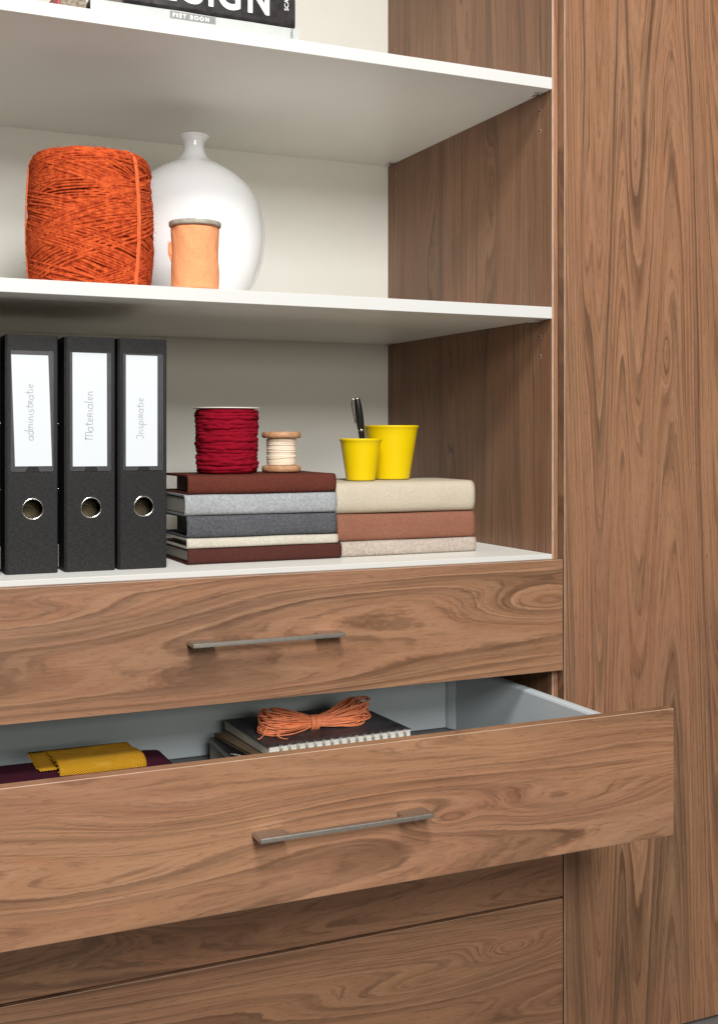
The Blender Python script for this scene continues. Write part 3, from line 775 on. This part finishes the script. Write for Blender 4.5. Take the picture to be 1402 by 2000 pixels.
for k in range(nt_*40):
    a = 2*math.pi*k/40; zz = .0108+(.0398)*k/(nt_*40); P.append(((.0215+.00025*math.sin(zz*900))*math.cos(a), (.0215+.00025*math.sin(zz*900))*math.sin(a), zz))
paths.append((P, .00080, False, 0))
for i in range(9):
    zc = rnd.uniform(.014, .048); tl = rnd.uniform(-.003, .003); s1 = rnd.uniform(0, 6)
    paths.append(([((.0224)*math.cos(a), .0224*math.sin(a), min(max(zc+tl*math.sin(a+s1), .0108), .0505)) for a in [2*math.pi*k/50 for k in range(50)]], .00075, True, 0))
tubes('thread_winding', paths, m_thr, BO, 6)
# ---- cups and pen
m_yel = plain('yellow_melamine', (.71, .51, .0012), .36, .30)
ZC = zr[3]+.0006
def cup(name, label, loc, rb, rt, H):
    t = thing(name, label, 'cup', loc, 'yellow cups')
    pr = [(.001, 0), (rb-.0015, 0), (rb-.0004, .0006), (rb, .0020)]
    lipz = H-.0075
    for i in range(1, 9): q = i/8; pr.append((rb+(rt-.0026-rb)*q, .002+(lipz-.002)*q))
    pr += [(rt-.0017, H-.0050), (rt-.0004, H-.0030), (rt, H-.0014), (rt-.0004, H-.0003), (rt-.0012, H)]
    lathe('outer_wall', pr, m_yel, t, 96, close=False)
    inn = [(rt-.0012, H), (rt-.0026, H-.0012)]
    for i in range(8, -1, -1): q = i/8; inn.append((rb-.003+(rt-.0035-rb)*q, .004+(H-.012)*q+.004*q))
    inn.append((.001, .0035))
    lathe('inner_wall', inn, m_yel, t, 96, close=False)
    return t
cup('cup', 'smaller yellow beaker holding a black pen', (-.2645, .138, ZC), .0228, .0340, .0655)
cup('cup', 'larger yellow beaker standing behind the smaller one', (-.1945, .173, ZC), .0300, .0452, .0865)
m_pen = plain('black_lacquer', (.012, .011, .010), .22, .5)
PEN = thing('pen', 'black ballpoint pen with a silver clip standing in the smaller cup', 'pen', (-.2580, .128, ZC+.0055))
pb = [(.0008, .0), (.0016, .004), (.0036, .016), (.0046, .040), (.0050, .064), (.0052, .0735)]
lathe('barrel', [(p[0], p[1]) for p in smooth_prof(pb)], m_pen, PEN, 32)
lathe('centre_ring', [(.0053, .0735), (.0056, .0741), (.0056, .0750), (.0053, .0756)], M['chrome'], PEN, 32)
capp = smooth_prof([(.0054, .0757), (.0060, .085), (.0062, .095), (.0058, .108), (.0050, .118), (.0043, .1235)])
lathe('cap', capp, m_pen, PEN, 32)
lathe('cap_top', [(.0043, .1235), (.0044, .1243), (.0036, .1256), (.0012, .1263)], M['chrome'], PEN, 32)
cp = [(-.0040, 0, .1235), (-.0062, 0, .1240), (-.0088, 0, .1215), (-.0094, 0, .113), (-.0090, 0, .103), (-.0082, 0, .094), (-.0076, 0, .0885), (-.0086, 0, .0865)]
tubes('clip', [(cp, [.0008, .0009, .0010, .0011, .0011, .0010, .0010, .0011], False, 0)], M['chrome'], PEN, 8)
PEN.rotation_euler = (R(6), R(-8), R(-18))

# ================================================================== inside the open drawer
ZD = -.53583+.034+.0005
m_burg = felt('felt_burgundy', (.040, .0055, .014), (.050, .008, .018))
t = thing('folded_cloth', 'burgundy felt folded flat in the open drawer under the yellow burlap', 'cloth', (-.76, .03, ZD))
prof = [(.066, 0), (.070, .006), (.071, .040), (.068, .052), (.060, .0595), (.045, .0615), (0, .062), (-.05, .0615), (-.078, .058), (-.086, .050), (-.088, .02), (-.085, 0)]
xs = [-.14+.296*i/24 for i in range(25)]
def dsp(x, y, z):
    e = max(0, (x-.12)/.05)
    return (-.004*e*e*(1 if y > 0 else -.3), (-.003*e*e+.0012*mnoise.noise(Vector((x*12, y*14, 2))))*(z/.066))
extrude_yz('felt_fold', prof, xs, m_burg, t, dsp)
m_bur = Mat('mustard_burlap', .9, .15); X, Y, Z = m_bur.xyz()
wv = (X*1650.).sin()*((Y+Z)*1650.).sin()
nn = m_bur.noise(m_bur.vec(X*60, Y*60, Z*60), 1, 3, .6)
c = m_bur.mix(wv.step(-.6, .6), (.27, .105, .004), (.74, .400, .022)); c = m_bur.mix(nn.step(.5, .8)*.35, c, (.78, .48, .10)); m_bur.color(c); m_bur.bump(wv*.6+nn*.3, .9, .0015); m_bur = m_bur.m
t = thing('burlap_strip', 'mustard yellow burlap folded over on the burgundy cloth in the drawer', 'fabric', (-.71, .05, ZD+.0636))
def sheet(name, mid, xs, th, mat, parent, skew=0, disp=None):
    """mid: open (y,z) polyline -> sheet with thickness"""
    P = np.array(mid, float); T = np.gradient(P, axis=0); T /= np.linalg.norm(T, axis=1)[:, None]; Nn = np.stack([-T[:, 1], T[:, 0]], 1)
    prof = [tuple(p) for p in P+Nn*th/2]+[tuple(p) for p in (P-Nn*th/2)[::-1]]
    return extrude_yz(name, prof, xs, mat, parent, disp, pairs=True)
low = [(.070-.012*i, .0012+.0006*math.sin(i*.8)) for i in range(9)]
rn = random.Random(3)
sheet('under_layer', low, [-.066+.111*i/16 for i in range(17)], .0019, m_bur, t)
up_ = [(.060, .0030), (.046, .0034), (.032, .0042), (.016, .0058), (.000, .0082), (-.016, .0096), (-.030, .0092), (-.041, .0070), (-.047, .0030), (-.0485, -.003), (-.049, -.012), (-.049, -.022)]
def du(x, y, z): return (.0010*mnoise.noise(Vector((x*40, y*20, 1))), .0010*mnoise.noise(Vector((x*30, y*40, 7))))
sheet('over_layer', [q for p in [up_] for q in smooth_prof(p, 3)], [-.044+.114*i/24 for i in range(25)], .0022, m_bur, t, 0, du)
fz = []
for i in range(120):
    yy = rn.uniform(-.02, .07); fz.append(([(-.066, yy, .002), (-.066-rn.uniform(.0005, .003), yy+rn.uniform(-.001, .001), .002+rn.uniform(-.001, .001))], .00022, False, 0))
for i in range(120):
    k = rn.randrange(0, 9); fz.append(([(-.044, up_[k][0], up_[k][1]), (-.044-rn.uniform(.0005, .003), up_[k][0]+rn.uniform(-.001, .001), up_[k][1]+rn.uniform(-.001, .001))], .00022, False, 0))
tubes('frayed_threads', fz, m_bur, t, 3, kind='stuff')

# stack: filler booklets, kraft book, spiral notebook
ZN = -.440
m_kraft = plain('brown_kraft_board', (.19, .135, .082), .9, .15, var=.3, vs=700, bump=.3, bs=900)
m_mag = plain('black_magazine_cover', (.014, .014, .017), .3, .5, var=.3, vs=60)
m_nb = plain('worn_charcoal_cover', (.056, .053, .060), .5, .35, var=.45, vs=35, bump=.15, bs=300)
m_pg = Mat('cream_page_edges', .9, .1); X, Y, Z = m_pg.xyz(); m_pg.color(m_pg.mix(m_pg.noise(m_pg.vec(X*8, Y*8, Z*2600), 1, 2, .6).step(.35, .62), (.48, .46, .40), (.76, .74, .66))); m_pg = m_pg.m
def booklet(name, label, cx, cy, z0, W, D, th, mtop, mpg, rz, cov=.0012, cat='notebook'):
    t = thing(name, label, cat, (cx, cy, z0), None, rz)
    b = bmesh.new(); addbox(b, -W/2, W/2, -D/2, D/2, th-cov, th, .0004); obj('top_cover', b, mtop, t)
    b = bmesh.new(); addbox(b, -W/2, W/2, -D/2, D/2, 0, cov, .0004); obj('bottom_cover', b, mtop, t)
    b = bmesh.new(); addbox(b, -W/2+.0012, W/2-.0012, -D/2+.001, D/2-.001, cov+.0001, th-cov-.0001); obj('pages', b, mpg, t)
    return t
nrz = R(2.5)
booklet('box_file', 'dark grey boxed papers at the bottom of the notebook pile in the open drawer', -.365, .105, ZD, .25, .19, .030, M['drawer_floor'], m_pg, R(2), cat='papers')
MG = booklet('magazine', 'black covered magazine with white page edges under the kraft notebook', -.378, .100, ZD+.0305, .24, .17, .0105, m_mag, m_pg, R(-2), .0006, 'magazine')
fz = []
for i in range(9):
    x = -.1165+.0035*(i % 3); y = -.02-.0055*i
    fz.append(([(x, y, .0107), (x+.004, y-.002, .0107), (x+.002, y-.005, .0107), (x+.007, y-.004, .0107)], .00035, False, 0))
tubes('cover_script', fz, m_let, MG, 4)
booklet('kraft_notebook', 'brown kraft board notebook poking out under the spiral notebook', -.362, .118, ZD+.0412, .235, .172, .0045, m_kraft, m_kraft, R(6), .0008)
nbz = ZD+.0460; nth = ZN-nbz
NB = booklet('spiral_notebook', 'charcoal wire bound notebook lying open edge back under the orange cord', -.3475, .1195, nbz, .2310, .1790, nth, m_nb, m_pg, nrz, .0011)
b = bmesh.new(); paths = []
for i in range(16):
    x = -.1155+.018+.0130*i*1.03
    for dx in (-.0013, .0013):
        P = []
        for k in range(22):
            a = R(-60+ 300*k/21); P.append((x+dx, -.0885+.0010+.0058*math.cos(a)*1.0, nth/2+(nth/2+.0020)*math.sin(a)))
        paths.append((P, .00055, False, 0))
tubes('wire_binding', paths, M['steel'], NB, 6)
hb = bmesh.new()
for i in range(16):
    x = -.1155+.018+.0130*i*1.03
    addbox(hb, x-.0026, x+.0026, -.0845, -.0815, nth-.0002, nth+.00015)
obj('punched_holes', hb, m_bore, NB)

m_cord = plain('coral_orange_waxed_cord', (1.0, .31, .14), .42, .4, var=.12, vs=500, bump=.3, bs=1800)
CO = thing('cord_hank', 'coral orange waxed cord tied in a hank on the spiral notebook', 'cord', (-.3615, .095, ZN+.0005), None, R(1))
rnd = random.Random(11); paths = []
for i in range(62):
    L1 = rnd.uniform(.066, .090); L2 = rnd.uniform(.060, .093); W1 = rnd.uniform(.008, .027); W2 = rnd.uniform(.006, .024)
    zo = rnd.uniform(.0015, .027); p1, p2 = rnd.uniform(0, 6), rnd.uniform(0, 6); oy = rnd.uniform(-.006, .006)
    P = []; n = 90; zt1 = rnd.uniform(-.012, .014); zt2 = rnd.uniform(-.014, .014)
    for k in range(n):
        t_ = 2*math.pi*k/n; cc, ss = math.cos(t_), math.sin(t_)
        Lr = L2 if cc > 0 else L1; Wd = W2 if cc > 0 else W1; zt = zt2 if cc > 0 else zt1
        x = Lr*math.copysign(abs(cc)**.85, cc)
        y = Wd*ss*(.16+1.25*abs(cc)**.9)+oy*abs(cc)+.0014*math.sin(3*t_+p1)
        z = .0085+(zo-.0085)*(.45+.9*abs(cc))+zt*ss*abs(cc)+.0014*math.sin(2*t_+p2)
        if cc > 0: z += .013*cc*cc*(.5+.5*(y/.03))
        P.append((x, y, max(.0012, z)))
    paths.append((P, .00092, True, 0))
# stray ends
paths.append(([(-.06, .004, .020), (-.075, .010, .030), (-.055, .012, .034), (-.020, .004, .024), (0, .002, .016)], .00082, False, 0))
paths.append(([(-.03, -.010, .010), (-.060, -.022, .014), (-.072, -.032, .006), (-.066, -.038, .0012), (-.060, -.044, .0012)], .00082, False, 0))
paths.append(([(-.05, -.004, .022), (-.078, -.016, .018), (-.092, -.026, .004), (-.100, -.028, .0012)], .00082, False, 0))
def sm(p, n=8):
    P = np.array(p[0]); out = []
    for i in range(len(P)-1):
        p0 = P[max(i-1, 0)]; p1 = P[i]; p2 = P[i+1]; p3 = P[min(i+2, len(P)-1)]
        for k in range(n):
            t_ = k/n; out.append(.5*((2*p1)+(-p0+p2)*t_+(2*p0-5*p1+4*p2-p3)*t_*t_+(-p0+3*p1-3*p2+p3)*t_**3))
    return (out+[P[-1]], p[1], p[2], p[3])
paths[-3:] = [sm(p) for p in paths[-3:]]
tubes('cord_loops', paths, m_cord, CO, 6)
paths = []
for i in range(8):
    x = -.0060+.0017*i
    paths.append(([(x+.0006*math.sin(a+i), .0105*math.cos(a), .0092+.0108*math.sin(a)) for a in [2*math.pi*k/30 for k in range(30)]], .0010, True, 0))
tubes('binding_wrap', paths, m_cord, CO, 6)
